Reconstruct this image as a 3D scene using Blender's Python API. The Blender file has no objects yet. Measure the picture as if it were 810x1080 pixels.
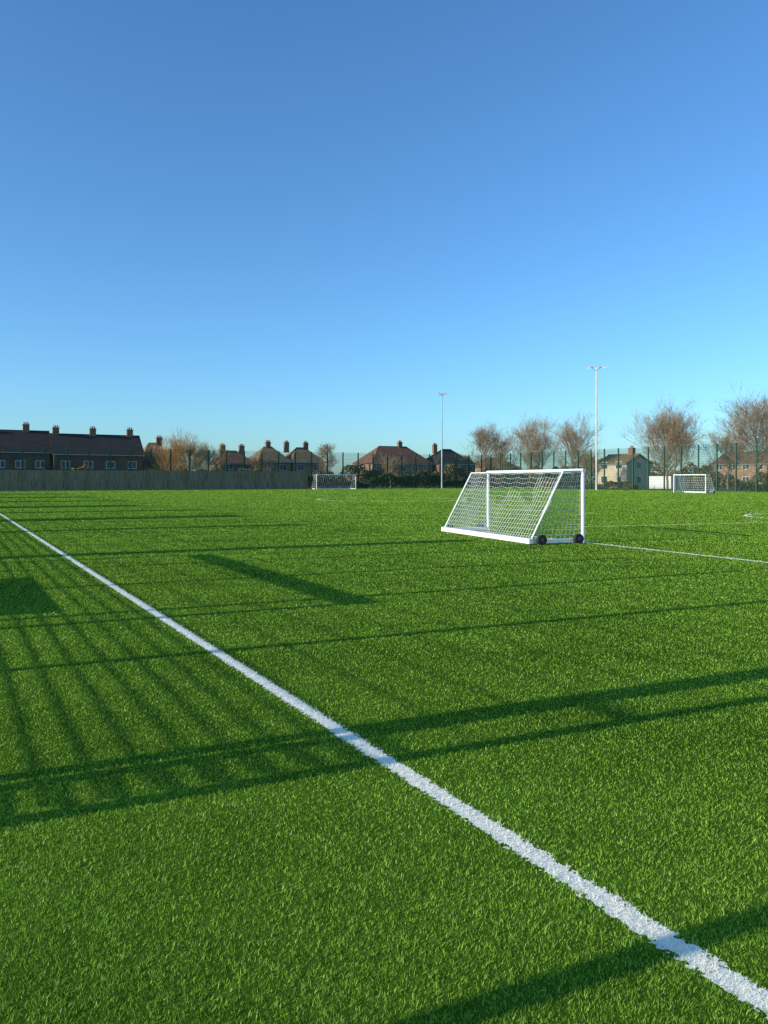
import bpy, math, random
import numpy as np
from mathutils import Vector, Matrix

scene = bpy.context.scene
random.seed(5); np.random.seed(5)
TH = math.radians(29.47)
NX, NY = math.cos(TH), math.sin(TH)
def W(p, s, z=0.0):
    return (p*NX - s*NY, p*NY + s*NX, z)
EL = math.radians(17.0)
SUN_AZ = math.atan2(0.41, 0.912)     # travel direction of the light on the ground
FP = -2.6                            # line of the near side fence

# ------------------------------------------------------------------ materials
def nt(mat):
    mat.use_nodes = True
    n = mat.node_tree; n.nodes.clear()
    return n
def ramp2(n, fac, c1, c2, p1=0.3, p2=0.7):
    r = n.nodes.new('ShaderNodeValToRGB')
    r.color_ramp.elements[0].position = p1; r.color_ramp.elements[0].color = (*c1, 1)
    r.color_ramp.elements[1].position = p2; r.color_ramp.elements[1].color = (*c2, 1)
    n.links.new(fac, r.inputs[0]); return r.outputs[0]
def noisy(name, c1, c2, scale=3.0, rough=0.8, detail=6, bump=0.0, metallic=0.0, coord='Object', stretch=(1,1,1)):
    m = bpy.data.materials.new(name); n = nt(m)
    out = n.nodes.new('ShaderNodeOutputMaterial'); b = n.nodes.new('ShaderNodeBsdfPrincipled')
    tc = n.nodes.new('ShaderNodeTexCoord'); mp = n.nodes.new('ShaderNodeMapping')
    mp.inputs['Scale'].default_value = stretch
    n.links.new(tc.outputs[coord], mp.inputs[0])
    no = n.nodes.new('ShaderNodeTexNoise'); no.inputs['Scale'].default_value = scale; no.inputs['Detail'].default_value = detail
    n.links.new(mp.outputs[0], no.inputs['Vector'])
    n.links.new(ramp2(n, no.outputs[0], c1, c2), b.inputs['Base Color'])
    b.inputs['Roughness'].default_value = rough; b.inputs['Metallic'].default_value = metallic
    if bump:
        bu = n.nodes.new('ShaderNodeBump'); bu.inputs['Strength'].default_value = bump
        n.links.new(no.outputs[0], bu.inputs['Height']); n.links.new(bu.outputs[0], b.inputs['Normal'])
    n.links.new(b.outputs[0], out.inputs[0])
    return m
def brick_mat(name, c1, c2, mortar, sx=1.0):
    m = bpy.data.materials.new(name); n = nt(m)
    out = n.nodes.new('ShaderNodeOutputMaterial'); b = n.nodes.new('ShaderNodeBsdfPrincipled')
    tc = n.nodes.new('ShaderNodeTexCoord')
    sep = n.nodes.new('ShaderNodeSeparateXYZ'); n.links.new(tc.outputs['Object'], sep.inputs[0])
    ad = n.nodes.new('ShaderNodeMath'); ad.operation = 'ADD'
    n.links.new(sep.outputs[0], ad.inputs[0]); n.links.new(sep.outputs[1], ad.inputs[1])
    cb = n.nodes.new('ShaderNodeCombineXYZ'); n.links.new(ad.outputs[0], cb.inputs[0]); n.links.new(sep.outputs[2], cb.inputs[1])
    br = n.nodes.new('ShaderNodeTexBrick'); br.inputs['Scale'].default_value = 1.0
    br.inputs['Brick Width'].default_value = 0.225*sx; br.inputs['Row Height'].default_value = 0.075*sx
    br.inputs['Mortar Size'].default_value = 0.01*sx
    br.inputs['Color1'].default_value = (*c1, 1); br.inputs['Color2'].default_value = (*c2, 1); br.inputs['Mortar'].default_value = (*mortar, 1)
    n.links.new(cb.outputs[0], br.inputs['Vector'])
    no = n.nodes.new('ShaderNodeTexNoise'); no.inputs['Scale'].default_value = 0.8; no.inputs['Detail'].default_value = 8
    n.links.new(tc.outputs['Object'], no.inputs['Vector'])
    mx = n.nodes.new('ShaderNodeMix'); mx.data_type = 'RGBA'; mx.blend_type = 'MULTIPLY'; mx.inputs[0].default_value = 0.7
    n.links.new(br.outputs[0], mx.inputs[6]); n.links.new(ramp2(n, no.outputs[0], (0.45,0.42,0.4), (1,1,1)), mx.inputs[7])
    n.links.new(mx.outputs[2], b.inputs['Base Color']); b.inputs['Roughness'].default_value = 0.85
    n.links.new(b.outputs[0], out.inputs[0]); return m

M_white = noisy('white_paint', (0.74,0.74,0.71), (0.86,0.86,0.82), 6, 0.35)
M_net = noisy('white_cord', (0.70,0.70,0.66), (0.84,0.84,0.80), 20, 0.7)
M_black = noisy('black_rubber', (0.012,0.012,0.012), (0.03,0.03,0.03), 20, 0.6)
M_hub = noisy('grey_hub', (0.06,0.06,0.06), (0.10,0.10,0.10), 20, 0.4)
M_green = noisy('green_powdercoat', (0.012,0.05,0.025), (0.02,0.08,0.04), 5, 0.45)
M_galv = noisy('galvanised_steel', (0.35,0.37,0.38), (0.5,0.51,0.52), 4, 0.45, metallic=0.5, stretch=(1,1,0.2))
M_lamp = noisy('lamp_housing', (0.5,0.5,0.5), (0.62,0.62,0.62), 4, 0.4)
M_wood = noisy('weathered_boards', (0.17,0.125,0.07), (0.38,0.29,0.165), 2.2, 0.85, bump=0.2, stretch=(3,3,0.3))
M_brick = brick_mat('red_brick', (0.24,0.10,0.05), (0.31,0.14,0.065), (0.25,0.2,0.16))
M_brick2 = brick_mat('orange_brick', (0.36,0.19,0.085), (0.42,0.24,0.11), (0.3,0.25,0.2))
M_bdark = brick_mat('brown_brick', (0.13,0.07,0.04), (0.17,0.095,0.05), (0.14,0.11,0.08))
M_render = noisy('cream_render', (0.55,0.46,0.31), (0.66,0.56,0.40), 1.2, 0.9)
M_slate = brick_mat('dark_roof_tiles', (0.036,0.029,0.025), (0.060,0.046,0.038), (0.02,0.018,0.015), 1.6)
M_tile = brick_mat('red_roof_tiles', (0.22,0.10,0.052), (0.29,0.14,0.075), (0.08,0.04,0.03), 1.6)
M_tileb = brick_mat('brown_roof_tiles', (0.27,0.175,0.085), (0.35,0.24,0.125), (0.1,0.07,0.04), 1.6)
M_glass = noisy('window_glass', (0.03,0.04,0.05), (0.07,0.09,0.11), 1.5, 0.08)
M_door = noisy('painted_door', (0.05,0.08,0.12), (0.08,0.11,0.16), 2, 0.5)
M_pot = noisy('terracotta', (0.35,0.14,0.07), (0.42,0.2,0.1), 5, 0.8)
M_bark = noisy('bark', (0.20,0.14,0.08), (0.36,0.265,0.165), 6, 0.9)
M_bark2 = noisy('golden_bark', (0.38,0.21,0.065), (0.50,0.30,0.10), 6, 0.9)
M_leafd = noisy('hedge_leaves', (0.025,0.05,0.015), (0.07,0.10,0.03), 0.7, 0.8)
M_leafb = noisy('winter_scrub', (0.10,0.08,0.035), (0.25,0.19,0.085), 0.5, 0.9)
M_board = noisy('board_panel', (0.3,0.3,0.32), (0.4,0.4,0.42), 1, 0.6)
M_land = noisy('rough_grass', (0.06,0.08,0.025), (0.12,0.12,0.045), 0.15, 0.95)
M_asph = noisy('asphalt', (0.045,0.045,0.045), (0.065,0.063,0.06), 3, 0.9)

# ------------------------------------------------------------------ turf material with marking mask in world metres
def turf_material(name, blades):
    m = bpy.data.materials.new(name); n = nt(m); L = n.links
    geo = n.nodes.new('ShaderNodeNewGeometry')
    def M(op, a, b=None, c=None, clamp=False):
        x = n.nodes.new('ShaderNodeMath'); x.operation = op; x.use_clamp = clamp
        for i, v in enumerate((a, b, c)):
            if v is None: continue
            if isinstance(v, (int, float)): x.inputs[i].default_value = v
            else: L.new(v, x.inputs[i])
        return x.outputs[0]
    sep = n.nodes.new('ShaderNodeSeparateXYZ'); L.new(geo.outputs['Position'], sep.inputs[0])
    X, Y = sep.outputs[0], sep.outputs[1]
    jn = n.nodes.new('ShaderNodeTexNoise'); jn.inputs['Scale'].default_value = 45; jn.inputs['Detail'].default_value = 3
    L.new(geo.outputs['Position'], jn.inputs['Vector'])
    jit = M('MULTIPLY', M('SUBTRACT', jn.outputs[0], 0.5), 0.12)
    def line(nx, ny, c, half):
        d = M('SUBTRACT', M('ADD', M('MULTIPLY', X, nx), M('MULTIPLY', Y, ny)), c)
        return M('LESS_THAN', M('ADD', M('ABSOLUTE', d), jit), half)
    def ring(cx, cy, r, half):
        dx = M('SUBTRACT', X, cx); dy = M('SUBTRACT', Y, cy)
        d = M('SQRT', M('ADD', M('MULTIPLY', dx, dx), M('MULTIPLY', dy, dy)))
        return M('LESS_THAN', M('ABSOLUTE', M('SUBTRACT', d, r)), half)
    w1 = line(NX, NY, 2.17, 0.052)
    w2 = M('MULTIPLY', line(0.902, 0.4317, 13.1, 0.055), M('LESS_THAN', Y, 24.2))
    w3 = ring(18.9, 33.2, 3.1, 0.07)
    white = M('MAXIMUM', M('MAXIMUM', w1, w2), w3)
    y1 = M('MULTIPLY', line(-0.36, 0.933, 21.87, 0.055), M('GREATER_THAN', X, 6.0))
    y2 = ring(0.6, 63.0, 6.0, 0.14)
    yel = M('MAXIMUM', y1, y2)
    n1 = n.nodes.new('ShaderNodeTexNoise'); n1.inputs['Scale'].default_value = 0.35; n1.inputs['Detail'].default_value = 6
    L.new(geo.outputs['Position'], n1.inputs['Vector'])
    mp = n.nodes.new('ShaderNodeMapping'); mp.inputs['Rotation'].default_value = (0, 0, -TH)
    mp.inputs['Scale'].default_value = (0.08, 0.9, 1)
    L.new(geo.outputs['Position'], mp.inputs[0])
    n2 = n.nodes.new('ShaderNodeTexNoise'); n2.inputs['Scale'].default_value = 1.0; n2.inputs['Detail'].default_value = 4
    L.new(mp.outputs[0], n2.inputs['Vector'])
    n3 = n.nodes.new('ShaderNodeTexNoise'); n3.inputs['Scale'].default_value = 30; n3.inputs['Detail'].default_value = 3
    L.new(geo.outputs['Position'], n3.inputs['Vector'])
    n4 = n.nodes.new('ShaderNodeTexNoise'); n4.inputs['Scale'].default_value = 4.0; n4.inputs['Detail'].default_value = 4
    L.new(geo.outputs['Position'], n4.inputs['Vector'])
    v = M('ADD', M('ADD', M('MULTIPLY', n1.outputs[0], 0.40), M('MULTIPLY', n4.outputs[0], 0.25)),
          M('ADD', M('MULTIPLY', n2.outputs[0], 0.35), M('MULTIPLY', n3.outputs[0], 0.40)))
    v = M('SUBTRACT', v, 0.20)
    if blades:
        at = n.nodes.new('ShaderNodeAttribute'); at.attribute_name = 'rnd'
        v = M('ADD', M('MULTIPLY', v, 0.68), M('MULTIPLY', at.outputs['Fac'], 0.32))
        col = ramp2(n, v, (0.105,0.25,0.016), (0.48,0.74,0.08), 0.28, 0.74)
    else:
        col = ramp2(n, v, (0.03,0.07,0.006), (0.10,0.19,0.017), 0.3, 0.7)
    mx = n.nodes.new('ShaderNodeMix'); mx.data_type = 'RGBA'; L.new(M('MULTIPLY', yel, 0.8), mx.inputs[0]); L.new(col, mx.inputs[6])
    mx.inputs[7].default_value = (0.85,0.80,0.42,1)
    mx2 = n.nodes.new('ShaderNodeMix'); mx2.data_type = 'RGBA'; L.new(white, mx2.inputs[0]); L.new(mx.outputs[2], mx2.inputs[6])
    mx2.inputs[7].default_value = (0.92,0.88,0.75,1)
    out = n.nodes.new('ShaderNodeOutputMaterial')
    if blades:
        d = n.nodes.new('ShaderNodeBsdfDiffuse'); t = n.nodes.new('ShaderNodeBsdfTranslucent')
        L.new(mx2.outputs[2], d.inputs[0]); L.new(mx2.outputs[2], t.inputs[0])
        g = n.nodes.new('ShaderNodeBsdfGlossy'); g.inputs['Roughness'].default_value = 0.4
        g.inputs['Color'].default_value = (0.5,0.5,0.42,1)
        a = n.nodes.new('ShaderNodeMixShader'); a.inputs[0].default_value = 0.36
        L.new(d.outputs[0], a.inputs[1]); L.new(t.outputs[0], a.inputs[2])
        a2 = n.nodes.new('ShaderNodeMixShader'); a2.inputs[0].default_value = 0.035
        L.new(a.outputs[0], a2.inputs[1]); L.new(g.outputs[0], a2.inputs[2])
        L.new(a2.outputs[0], out.inputs[0])
    else:
        b = n.nodes.new('ShaderNodeBsdfDiffuse'); L.new(mx2.outputs[2], b.inputs[0]); L.new(b.outputs[0], out.inputs[0])
    return m
M_turf = turf_material('turf_base', False)
M_blade = turf_material('turf_blades', True)

# ------------------------------------------------------------------ mesh builder
class MB:
    def __init__(s): s.v=[]; s.f=[]; s.m=[]
    def face(s, pts, mi=0):
        i=len(s.v); s.v.extend([tuple(p) for p in pts]); s.f.append(tuple(range(i,i+len(pts)))); s.m.append(mi)
    def box(s, x0,x1,y0,y1,z0,z1, mi=0):
        i=len(s.v)
        s.v += [(x0,y0,z0),(x1,y0,z0),(x1,y1,z0),(x0,y1,z0),(x0,y0,z1),(x1,y0,z1),(x1,y1,z1),(x0,y1,z1)]
        for q in ((0,3,2,1),(4,5,6,7),(0,1,5,4),(1,2,6,5),(2,3,7,6),(3,0,4,7)):
            s.f.append(tuple(i+k for k in q)); s.m.append(mi)
    def tube(s, pts, rad, sides=6, mi=0, cap=True):
        pts=[Vector(p) for p in pts]
        if isinstance(rad,(int,float)): rad=[rad]*len(pts)
        base=len(s.v)
        for k,p in enumerate(pts):
            a=pts[max(k-1,0)]; b=pts[min(k+1,len(pts)-1)]
            t=(b-a).normalized()
            ref=Vector((0,0,1)) if abs(t.z)<0.9 else Vector((1,0,0))
            u=t.cross(ref).normalized(); w=t.cross(u)
            for j in range(sides):
                an=2*math.pi*(j+0.5)/sides
                q=p+(u*math.cos(an)+w*math.sin(an))*rad[k]
                s.v.append((q.x,q.y,q.z))
        for k in range(len(pts)-1):
            for j in range(sides):
                a=base+k*sides+j; b=base+k*sides+(j+1)%sides
                s.f.append((a,b,b+sides,a+sides)); s.m.append(mi)
        if cap and sides>2:
            s.f.append(tuple(base+j for j in range(sides))[::-1]); s.m.append(mi)
            e=base+(len(pts)-1)*sides
            s.f.append(tuple(e+j for j in range(sides))); s.m.append(mi)
    def obj(s, name, mats, loc=(0,0,0), rz=0.0, parent=None, smooth=False, bevel=0):
        me=bpy.data.meshes.new(name); me.from_pydata(s.v,[],s.f)
        for m in mats: me.materials.append(m)
        me.polygons.foreach_set('material_index', s.m)
        if smooth: me.polygons.foreach_set('use_smooth',[True]*len(s.f))
        me.update()
        o=bpy.data.objects.new(name,me); scene.collection.objects.link(o)
        if parent: o.parent=parent
        else:
            o.location=loc; o.rotation_euler=(0,0,rz)
        if bevel:
            b=o.modifiers.new('bevel','BEVEL'); b.width=bevel; b.segments=2; b.limit_method='ANGLE'
        return o
def empty(name, loc, rz):
    e=bpy.data.objects.new(name,None); e.location=loc; e.rotation_euler=(0,0,rz)
    e.empty_display_size=0.2; scene.collection.objects.link(e); return e

# ------------------------------------------------------------------ ground, pitch
g=MB(); g.face([(-1500,-1500,0),(1500,-1500,0),(1500,1500,0),(-1500,1500,0)]); g.obj('ground',[M_land])
g=MB(); g.face([(FP+0.15,-14,0.008),(92.6,-14,0.008),(92.6,121.4,0.008),(FP+0.15,121.4,0.008)]); g.obj('football_pitch',[M_turf],rz=TH)
g=MB(); g.face([(-14,-20,0.004),(FP+0.1,-20,0.004),(FP+0.1,128,0.004),(-14,128,0.004)]); g.obj('pavement',[M_asph],rz=TH)

# blades
N=1250000
u=np.random.rand(N); e=0.18
D=(1.3**e + u*(160**e-1.3**e))**(1/e)
Xw=(np.random.rand(N)-0.5)*1.2*D + (np.random.rand(N)-0.5)*0.8
P=Xw*NX+D*NY; S=-Xw*NY+D*NX
k=(P>FP+0.2)&(P<92.5)&(S<120.8)
Xw=Xw[k]; D=D[k]; n_=len(D)
wd=0.0028*np.maximum(1,(D/2.3))**0.94*(0.6+0.8*np.random.rand(n_))
ht=0.0150*(0.6+0.7*np.random.rand(n_))
ht*=np.maximum(1,(D/6))**0.27
cl=0.022
ci=np.floor(Xw/cl).astype(np.int64)*73856093 ^ np.floor(D/cl).astype(np.int64)*19349663
ch=((ci*2654435761)&0xffffff)/float(0xffffff)
ph=np.random.rand(n_)*2*np.pi
ln=np.minimum(np.abs(np.random.randn(n_))*0.6+0.3,1.3)
la=ch*2*np.pi+np.random.randn(n_)*1.2
ht*=0.7+0.6*((ch*7.31)%1.0)
co=np.empty((n_,3,3),dtype=np.float32)
cx,cy=np.cos(ph)*wd*0.5,np.sin(ph)*wd*0.5
co[:,0]=np.stack([Xw-cx,D-cy,np.full(n_,0.006)],1)
co[:,1]=np.stack([Xw+cx,D+cy,np.full(n_,0.006)],1)
co[:,2]=np.stack([Xw+np.cos(la)*np.sin(ln)*ht,D+np.sin(la)*np.sin(ln)*ht,0.008+np.cos(ln)*ht],1)
me=bpy.data.meshes.new('grass')
me.vertices.add(n_*3); me.vertices.foreach_set('co',co.reshape(-1))
me.loops.add(n_*3); me.loops.foreach_set('vertex_index',np.arange(n_*3,dtype=np.int32))
me.polygons.add(n_); me.polygons.foreach_set('loop_start',np.arange(0,n_*3,3,dtype=np.int32))
at=me.attributes.new('rnd','FLOAT','POINT'); at.data.foreach_set('value',np.repeat(np.random.rand(n_).astype(np.float32),3))
me.materials.append(M_blade); me.update(calc_edges=True)
o=bpy.data.objects.new('grass',me); scene.collection.objects.link(o)

# ------------------------------------------------------------------ goals
def goal(name, loc, rz, width, H, dt, db, r=0.05, cell=0.12, cord=0.0035, net=True, wheels=True):
    E=empty(name,loc,rz)
    f=MB()
    f.tube([(0,0,0),(0,0,H)],r,12); f.tube([(0,width,0),(0,width,H)],r,12)
    f.tube([(0,-r,H),(0,width+r,H)],r*1.02,12)
    f.obj('posts_and_crossbar',[M_white],parent=E,smooth=False,bevel=0)
    b=MB(); rr=r*0.55
    for y in (0,width):
        b.tube([(-0.02,y,H-0.01),(-dt,y,H-0.02),(-db,y,0.12)],rr,8)
        b.box(-db,-0.04,y-r*0.9,y+r*0.9,0.03,0.03+r*2)
    b.tube([(-dt,0,H-0.02),(-dt,width,H-0.02)],rr*0.6,8)
    b.box(-db-0.09,-db+0.03,-0.06,width+0.06,0.03,0.16)
    b.obj('frame',[M_white],parent=E,bevel=0.01)
    if wheels:
        w=MB()
        for y in (-0.13,width+0.13):
            for x in (-db+0.22,-0.22):
                sg=-1 if y<0 else 1
                w.tube([(x,y-0.045,0.13),(x,y+0.045,0.13)],0.125,20,0)
                w.tube([(x,y-sg*0.02,0.13),(x,y+sg*0.056,0.13)],0.04,12,1)
        w.obj('wheels',[M_black,M_hub],parent=E)
    if net:
        q=MB(); rnd=random.Random(3)
        def patch(fn, nu, nv, su, sv):
            for i in range(nu+1):
                q.tube([fn(i/nu,j/sv) for j in range(sv+1)],cord,3,cap=False)
            for j in range(nv+1):
                q.tube([fn(i/su,j/nv) for i in range(su+1)],cord,3,cap=False)
        sl=math.hypot(db-dt,H-0.15)
        def back(a,t):
            sag=math.sin(a*math.pi*1)*math.sin(t*math.pi)
            wob=0.03*math.sin(a*19+t*5)*math.sin(t*math.pi)
            drop=0.05*abs(math.sin(a*math.pi*7))*(1-t)
            return (-dt-(db-dt)*t+0.10*sag+wob, a*width+0.04*math.sin(t*9+a*4)*math.sin(t*math.pi), H-0.03-(H-0.17)*t-drop-0.05*sag)
        patch(back,int(width/cell),int(sl/cell),40,16)
        def top(a,t): return (-dt*t,a*width,H-0.02-0.05*math.sin(t*math.pi)*(0.6+0.4*math.sin(a*25)))
        patch(top,int(width/cell),max(2,int(dt/cell)),40,4)
        for y in (0,width):
            def side(a,t):
                d=dt+(db-dt)*t
                return (-d*a, y+0.04*math.sin(a*math.pi)*math.sin(t*math.pi+0.4), H-0.02-(H-0.15)*t-0.02*math.sin(a*math.pi))
            patch(side,int(db/cell),int(H/cell),6,10)
        q.obj('net',[M_net],parent=E)
    return E
goal('football_goal',(5.01,19.49,0),math.radians(20.5),5.0,1.83,0.58,1.5,0.052,0.13,0.0045)
goal('football_goal',W(57.2-3.66,117.5),TH-math.pi/2,7.32,2.44,0.9,2.0,0.06,0.35,0.008)
goal('football_goal',W(78.2,65.6),TH+math.pi,4.6,2.2,0.8,1.6,0.06,0.3,0.007)
# spare full size goal parked on the path behind the near fence (its shadow is on the turf)
goal('football_goal',W(-3.2,9.55),TH,7.32,2.44,0.25,1.2,0.07,0.3,0.001,net=False)

# ------------------------------------------------------------------ fences
def mesh_fence(name, p0,s0,p1,s1, H, step, rails, vstep, wr, post_w=0.06, rail_from=0):
    a=Vector(W(p0,s0)); b=Vector(W(p1,s1)); L=(b-a).length; rz=math.atan2(b.y-a.y,b.x-a.x)
    E=empty(name,a,rz)
    m=MB(); x=0
    while x<=L+0.01:
        m.box(x-post_w/2,x+post_w/2,-post_w/2,post_w/2,0,H); x+=step
    m.obj('posts',[M_green],parent=E)
    w=MB()
    off=post_w/2+0.004
    for z,hh,dd in rails: w.box(rail_from,L,off,off+dd,z-hh/2,z+hh/2)
    x=rail_from
    while x<L:
        w.box(x-wr,x+wr,off+0.03,off+0.03+2*wr,0.03,H-0.02); x+=vstep
    w.obj('mesh',[M_green],parent=E)
    return E
rails=[(0.08+i*0.08,0.015,0.02) for i in range(19)]+[(1.7+i*0.2,0.008,0.02) for i in range(15)]
mesh_fence('sports_fence',FP,-10.75,FP,121.5,4.5,2.6,rails,0.2,0.003,0.11,rail_from=15.1)
far_r=[(0.15+0.25*i,0.024,0.02) for i in range(25)]
mesh_fence('sports_fence',FP,121.5,92.7,121.5,6.4,3.0,far_r,0.2,0.013,0.18)
mesh_fence('sports_fence',92.7,121.5,92.7,-14,6.6,3.0,far_r,0.2,0.013,0.18)
# gate in the near fence
E=empty('fence_gate',W(FP,4.25),TH+math.pi/2)
m=MB(); m.box(-0.055,0.055,-0.055,0.055,0,4.5); m.box(0.40,0.50,-0.05,0.05,0,4.5)
m.obj('gate_posts',[M_green],parent=E)
m=MB(); m.box(0.505,0.60,-0.02,0.02,1.5,4.48); m.box(0.06,0.39,-0.03,0.03,2.0,2.05); m.obj('shadow_panel_and_bar',[M_green],parent=E)  # unseen panel added to thicken the gate's shadow band, plus a gate crossbar
m=MB()
for i in range(19): m.box(0.06,0.39,-0.02,0.02,0.08+i*0.08,0.096+i*0.08)
m.obj('gate_leaf',[M_green],parent=E)
E=empty('notice_board',W(FP+0.1,10.4),TH+math.pi/2)
m=MB(); m.box(0,3.7,-0.03,0.0,0.2,1.13); m.obj('panel',[M_board],parent=E)
m=MB(); m.box(-0.05,0,-0.04,0.01,0.15,1.16); m.box(3.7,3.75,-0.04,0.01,0.15,1.16); m.obj('edging',[M_white],parent=E)
# unseen panels added along the fence to cast wide shadow streaks on the turf
for s_,w_,h0,h1 in ((17.6,0.6,0.1,4.4),(26.2,0.8,0.2,4.2),(33,2.0,0.1,4.2),(41,1.2,0.2,4.4),(48.5,3.0,0.1,3.9),(61,2.4,0.1,4.4),(75,3.5,0.1,4.3),(92,4,0.1,4.4)):
    E=empty('fence_shadow_panel',W(FP+0.12,s_),TH+math.pi/2)
    m=MB(); m.box(0,w_,-0.02,0.0,h0,h1); m.obj('sheet',[M_board],parent=E)
    m=MB(); m.box(0,w_,-0.03,0.01,h1,h1+0.04); m.box(0,w_,-0.03,0.01,h0-0.04,h0); m.obj('battens',[M_galv],parent=E)

# wooden fence at the far end
E=empty('wooden_fence',W(FP,121.0),TH)
m=MB(); rr=random.Random(2); x=0
while x<56:
    w_=0.145; h=3.0+rr.uniform(-0.04,0.04)
    m.box(x,x+w_,0.0+rr.uniform(0,0.02),0.05,0.03,h); x+=0.157
m.obj('boards',[M_wood],parent=E)
m=MB(); x=0
while x<=56.2:
    m.box(x-0.06,x+0.06,-0.14,-0.02,0,3.12); x+=2.93
m.box(0,56,-0.016,-0.005,0.02,0.24)
m.obj('posts',[M_wood],parent=E)

# ------------------------------------------------------------------ floodlights
def floodlight(loc,H,rz,heads=3,span=2.3):
    E=empty('floodlight_mast',loc,rz)
    m=MB(); m.tube([(0,0,0),(0,0,1.2)],0.17,12); m.tube([(0,0,1.2),(0,0,H)],[0.14,0.085],12)
    m.box(-0.25,0.25,-0.25,0.25,0,0.04); m.obj('column',[M_galv],parent=E)
    m=MB(); m.box(-span/2,span/2,-0.05,0.05,H,H+0.1)
    m.tube([(-span*0.3,0,H),(0,0,H-0.5)],0.03,6); m.tube([(span*0.3,0,H),(0,0,H-0.5)],0.03,6); m.obj('crossarm',[M_galv],parent=E)
    m=MB()
    for i in range(heads):
        x=-span/2+span*i/(heads-1)
        a=[(x-0.33,-0.6,H-0.02),(x+0.33,-0.6,H-0.02),(x+0.26,0.1,H+0.34),(x-0.26,0.1,H+0.34)]
        b=[(q[0],q[1]-0.06,q[2]-0.16) for q in a]
        i0=len(m.v); m.v+=a+b
        for q in ((0,1,2,3),(7,6,5,4),(0,4,5,1),(1,5,6,2),(2,6,7,3),(3,7,4,0)):
            m.f.append(tuple(i0+k for k in q)); m.m.append(0)
    m.obj('lamps',[M_lamp],parent=E)
floodlight((32.4,118,0),18.7,math.radians(-12),3,2.3)
floodlight((10.7,143,0),17.4,math.radians(10),2,1.1)

# ------------------------------------------------------------------ houses
def house(name,p,s,L,dep,ev,rd,hip,wall,roof,chim,rz=TH,loc=None):
    E=empty(name, loc if loc else W(p,s), rz)
    h=L/2; d=dep/2; ov=0.35
    m=MB(); m.box(-h,h,-d,d,0,ev)
    if not hip:
        for x in (-h,h): m.face([(x,-d,ev),(x,d,ev),(x,0,rd-0.12)])
    m.obj('walls',[wall],parent=E)
    m=MB()
    hx = min(d*0.95,h*0.8) if hip else 0
    zt=ev-0.1; X0=h+ov; Y0=d+ov
    R1=(-(X0-hx),0,rd); R2=((X0-hx),0,rd)
    A=(-X0,-Y0,zt);B=(X0,-Y0,zt);C=(X0,Y0,zt);Dd=(-X0,Y0,zt)
    m.face([A,B,R2,R1]); m.face([C,Dd,R1,R2])
    if hip: m.face([B,C,R2]); m.face([Dd,A,R1])
    ro=m.obj('roof',[roof],parent=E)
    so=ro.modifiers.new('t','SOLIDIFY'); so.thickness=0.12; so.offset=1
    m=MB(); m.tube([R1[:2]+(rd+0.14,),R2[:2]+(rd+0.14,)],0.1,6); m.obj('ridge',[roof],parent=E)
    m=MB(); m.box(-X0,X0,-Y0-0.13,-Y0-0.02,zt-0.1,zt+0.02); m.obj('gutter',[M_galv],parent=E)
    m=MB()
    for cx in chim:
        m.box(cx-0.55,cx+0.55,-0.38,0.38,rd-1.0,rd+1.15); m.box(cx-0.62,cx+0.62,-0.45,0.45,rd+1.15,rd+1.3)
        for k in (-0.33,0,0.33): m.tube([(cx+k,0,rd+1.3),(cx+k,0,rd+1.75)],[0.13,0.10],8,1)
    m.obj('chimneys',[M_brick,M_pot],parent=E)
    fr=MB(); gl=MB(); n=max(2,int(L/3.2)); fl=2 if ev>4.5 else 1
    for f in range(fl):
        zc=1.0+f*2.75
        for i in range(n):
            x=-h+(i+0.5)*L/n
            if f==0 and i%3==1: continue
            for side in (-1,1):
                y=side*(d+0.03)
                y0,y1=sorted((y,side*(d-0.02)))
                gl.box(x-0.75,x+0.75,y0,y1,zc,zc+1.25)
                yo0,yo1=sorted((side*(d+0.06),side*(d+0.032)))
                for xa,xb,za,zb in ((-0.82,0.82,-0.05,0.02),(-0.82,0.82,1.23,1.29),(-0.80,-0.74,0.02,1.23),(0.74,0.80,0.02,1.23),(-0.03,0.03,0.02,1.23)):
                    fr.box(x+xa,x+xb,yo0,yo1,zc+za,zc+zb)
        for side in (-1,1):
            x=side*h
            a,b=sorted((x+side*0.03,x-side*0.02)); gl.box(a,b,-0.6,0.6,zc,zc+1.2)
            a,b=sorted((x+side*0.06,x+side*0.032))
            for ya,yb,za,zb in ((-0.67,0.67,-0.07,0.02),(-0.67,0.67,1.18,1.27),(-0.67,-0.59,0.02,1.18),(0.59,0.67,0.02,1.18)):
                fr.box(a,b,ya,yb,zc+za,zc+zb)
    gl.obj('windows',[M_glass],parent=E); fr.obj('window_frames',[M_white],parent=E)
    m=MB()
    for i in range(n):
        if i%3==1:
            x=-h+(i+0.5)*L/n; m.box(x-0.45,x+0.45,-d-0.04,-d+0.02,0.05,2.1)
    m.obj('doors',[M_door],parent=E)
    return E
house('terraced_house',24.6,155,15.6,9,6.3,10.0,False,M_bdark,M_slate,(-7,-0.5,6.3))
house('terraced_house',8.2,156.5,16.2,9,6.6,10.5,False,M_bdark,M_slate,(-5,4.5))
house('terraced_house',-13,155,25,9,6.3,10.0,False,M_bdark,M_slate,(-9,0,9))
house('brick_house',36.5,160,5.5,8,5.6,8.9,True,M_brick2,M_tileb,(1.2,))
house('brick_house',53,160,7.5,8,5.0,7.6,True,M_brick2,M_tile,(-2,2.2))
house('brick_house',63.5,166,7.4,9,5.6,8.9,True,M_brick2,M_tileb,(0,))
house('brick_house',71.6,166,7.8,9,5.6,8.9,True,M_brick2,M_tileb,(-3.6,1.2))
house('brick_house',97.5,168,17,10,5.6,9.8,True,M_brick2,M_tile,(2.0,))
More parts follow.
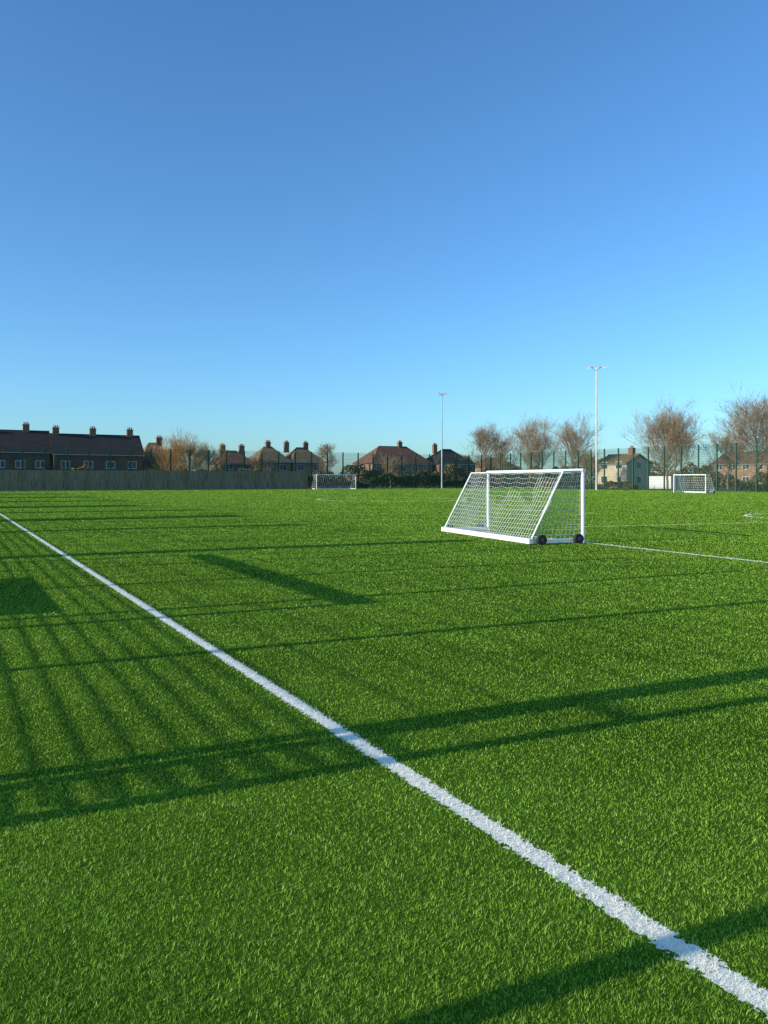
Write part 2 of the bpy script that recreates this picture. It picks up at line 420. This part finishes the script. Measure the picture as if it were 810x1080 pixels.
house('brick_house',112.3,166,11,10,5.6,9.3,True,M_brick,M_slate,(-3.6,))
house('rendered_house',0,0,7.4,6.5,4.7,6.4,False,M_render,M_tileb,(2,),rz=TH-math.pi/2,loc=(46.5,150,0))
house('brick_house',0,0,13,9,5.0,7.6,False,M_brick2,M_tile,(-3,4),rz=TH-math.pi/2,loc=(80,168,0))
house('brick_house',0,0,12,9,5.0,7.6,True,M_brick2,M_tileb,(3,),rz=TH,loc=(30,215,0))
E=empty('garage',(51.5,141,0),TH)
m=MB(); m.box(-1.8,1.8,-2.5,2.5,0,2.3); m.obj('walls',[M_white],parent=E)
m=MB(); m.box(-1.9,1.9,-2.6,2.6,2.3,2.45); m.obj('roof',[M_slate],parent=E)
m=MB(); m.box(-1.2,1.2,-2.54,-2.505,0.02,2.0); m.obj('door',[M_lamp],parent=E)

# ------------------------------------------------------------------ bare trees
def tree(name,X,Y,H,Wd,seed,mat,trunk=0.2,n1=18,low=0.22,multi=1,rmin=0.0135,dens=7):
    rd=random.Random(seed); m=MB()
    def grow(p,d,L,r,lev):
        ns=4 if lev<2 else 2
        pts=[p.copy()]; rad=[r]; q=p.copy(); dd=d.copy()
        for i in range(ns):
            dd=(dd+Vector((rd.gauss(0,.13),rd.gauss(0,.13),rd.gauss(0.09,.1)))).normalized()
            q=q+dd*(L/ns); pts.append(q.copy()); rad.append(max(r*(1-0.7*(i+1)/ns),0.008))
        m.tube(pts,rad,5 if lev<1 else 3,cap=False)
        if lev>=3: return
        cnt=(0,8,dens,4)[lev+1]
        for c in range(cnt):
            t=rd.uniform(0.2,1.0); k=min(int(t*ns),ns-1); f=t*ns-k
            b=pts[k].lerp(pts[k+1],f)
            ax=Vector((rd.gauss(0,1),rd.gauss(0,1),rd.gauss(0.35,.7))).normalized()
            nd=(dd*0.8+ax*0.75).normalized()
            grow(b,nd,L*rd.uniform(.45,.70),max(r*0.5*(1-t*.4),rmin),lev+1)
    for t0 in range(multi):
        off=Vector((rd.uniform(-.5,.5),rd.uniform(-.5,.5),0))*(multi>1)*Wd*0.3
        tp=[off+Vector((rd.gauss(0,.1)*i*.4,rd.gauss(0,.1)*i*.4,H*0.72*i/6)) for i in range(7)]
        m.tube(tp,[trunk*(1-0.13*i) for i in range(7)],8,cap=False)
        for c in range(n1//multi):
            t=low+(1-low)*(c+rd.random())/(n1//multi)
            t=min(t,0.995); k=min(int(t*6),5); b=tp[k].lerp(tp[k+1],t*6-k)
            an=c*2.4+rd.uniform(-.4,.4); up=0.45+1.2*t
            d=Vector((math.cos(an),math.sin(an),up)).normalized()
            prof=math.sin(math.pi*min(1,(t-low*0.4)*0.85+0.15))**0.6
            L=Wd*0.52*prof*rd.uniform(.8,1.1)
            L=min(L,(H-b.z)/max(d.z,.2)*0.85)
            grow(b,d,L,trunk*0.42*(1.1-t*.6),0)
    return m.obj(name,[mat],loc=(X,Y,0),rz=rd.uniform(0,6))
tree('bare_tree',21.6,165,12.8,10,1,M_bark)
tree('bare_tree',30.3,160,13.0,11,2,M_bark)
tree('bare_tree',36.6,150,11.4,10.5,3,M_bark)
tree('bare_tree',45.8,125,11.2,11.5,4,M_bark,n1=24)
tree('bare_tree',50.5,134,10.5,9.5,24,M_bark,n1=16)
tree('bare_tree',55.4,115,12.0,12.5,5,M_bark,n1=24)
tree('bare_tree',62.5,120,11,10.5,15,M_bark,n1=18)
tree('bare_tree',34.5,172,10.5,9.5,6,M_bark,n1=14)
tree('bare_tree',26.5,175,11,9.5,16,M_bark,n1=14)
tree('bare_tree',-11.8,160,10.3,5.5,7,M_bark,trunk=.14,n1=13)
tree('bare_tree',-34.5,148,7.8,7.5,8,M_bark2,trunk=.14,n1=20,low=.1,multi=2)
tree('bare_tree',-38.8,146,8.4,8.5,9,M_bark2,trunk=.14,n1=24,low=.1,multi=3)
tree('bare_tree',-42.0,150,7.4,7,10,M_bark2,trunk=.14,n1=18,low=.1,multi=2)
tree('bare_tree',37.5,142,6.4,5.5,11,M_bark,trunk=.1,n1=10)
tree('bare_tree',60,135,8.5,9,12,M_bark,n1=12)
tree('bare_tree',-25,158,6.0,6,13,M_bark,trunk=.1,n1=12,low=.1,multi=2)
tree('bare_tree',2.0,158,6.0,6,14,M_bark,trunk=.1,n1=12,low=.1,multi=2)

# ------------------------------------------------------------------ hedges / scrub masses (leaf clumps)
def mass(name,a,b,wid,h,cnt,size,mat,seed,lump=4.0):
    r=np.random.RandomState(seed)
    a=np.array(a,float); b=np.array(b,float); d=b-a; L=np.linalg.norm(d); t=d/L; q=np.array([-t[1],t[0]])
    u=r.rand(cnt)*L
    top=h*(0.62+0.2*np.sin(u/lump+seed)+0.14*np.sin(u/lump*2.7+1.3*seed)+0.08*np.sin(u/lump*7.1))
    z=top*np.sqrt(r.rand(cnt)); v=(r.rand(cnt)-.5)*wid*np.sqrt(np.clip(1.1-z/np.maximum(top,.1),0.05,1))
    c=np.stack([a[0]+t[0]*u+q[0]*v,a[1]+t[1]*u+q[1]*v,z],1)
    m=MB()
    e1=r.randn(cnt,3); e1/=np.linalg.norm(e1,axis=1)[:,None]; e2=np.cross(e1,r.randn(cnt,3)); e2/=np.linalg.norm(e2,axis=1)[:,None]
    sz=size*(0.5+r.rand(cnt))[:,None]
    P=np.stack([c-e1*sz,c-e2*sz*.5,c+e1*sz,c+e2*sz*.5],1).reshape(-1,3); P[:,2]=np.maximum(P[:,2],0.01)
    m.v=[tuple(x) for x in P.tolist()]; m.f=[(4*i,4*i+1,4*i+2,4*i+3) for i in range(cnt)]; m.m=[0]*cnt
    return m.obj(name,[mat])
def WW(p,s): return W(p,s)[:2]
mass('hedge',WW(-10,128),WW(52,128),2.5,3.9,9000,0.22,M_leafb,1)
mass('hedge',WW(54,126),WW(93,127),2.5,3.4,9000,0.2,M_leafd,2)
mass('hedge',WW(96,128),WW(98,90),2.5,2.2,6000,0.2,M_leafb,3)
mass('hedge',WW(60,140),WW(112,148),5,5.2,12000,0.25,M_leafb,4)
mass('hedge',WW(97,70),WW(99,40),2,1.6,5000,0.18,M_leafd,5)
mass('treeline',(-170,235),(20,250),12,9.0,12000,0.5,M_leafb,6,9)
mass('treeline',(10,240),(220,225),12,9.5,14000,0.5,M_leafb,7,8)
mass('hedge',(24,178),(70,165),5,6.5,10000,0.28,M_leafb,8)
mass('hedge',(60,150),(100,140),4,4.5,8000,0.25,M_leafb,9)

# ------------------------------------------------------------------ world, sun, camera
w=bpy.data.worlds.new('World'); scene.world=w; w.use_nodes=True
n=w.node_tree; n.nodes.clear()
sky=n.nodes.new('ShaderNodeTexSky'); sky.sky_type='NISHITA'; sky.sun_disc=False
sky.sun_elevation=EL; sky.sun_rotation=math.atan2(-0.912,-0.41)%(2*math.pi)
sky.air_density=1.0; sky.dust_density=0.7; sky.ozone_density=3.0
vm=n.nodes.new('ShaderNodeVectorMath'); vm.operation='MULTIPLY'; vm.inputs[1].default_value=(0.77,1.22,1.56)
bg=n.nodes.new('ShaderNodeBackground'); bg.inputs[1].default_value=0.147
out=n.nodes.new('ShaderNodeOutputWorld')
n.links.new(sky.outputs[0],vm.inputs[0]); n.links.new(vm.outputs[0],bg.inputs[0]); n.links.new(bg.outputs[0],out.inputs[0])
sd=bpy.data.lights.new('sun','SUN'); sd.energy=5.0; sd.angle=math.radians(0.42); sd.color=(1.0,0.93,0.77)
so=bpy.data.objects.new('sun',sd); scene.collection.objects.link(so)
dirv=Vector((math.cos(SUN_AZ)*math.cos(EL),math.sin(SUN_AZ)*math.cos(EL),-math.sin(EL)))
so.rotation_euler=dirv.to_track_quat('-Z','Y').to_euler(); so.location=(-30,-15,20)

cd=bpy.data.cameras.new('camera'); cd.lens=27.2; cd.sensor_width=36; cd.shift_y=-34/1080; cd.clip_end=4000; cd.clip_start=0.05
co_=bpy.data.objects.new('camera',cd); co_.location=(0,0,1.6); co_.rotation_euler=(math.radians(90),0,0)
scene.collection.objects.link(co_); scene.camera=co_
scene.view_settings.view_transform='Standard'; scene.view_settings.look='None'; scene.view_settings.exposure=0
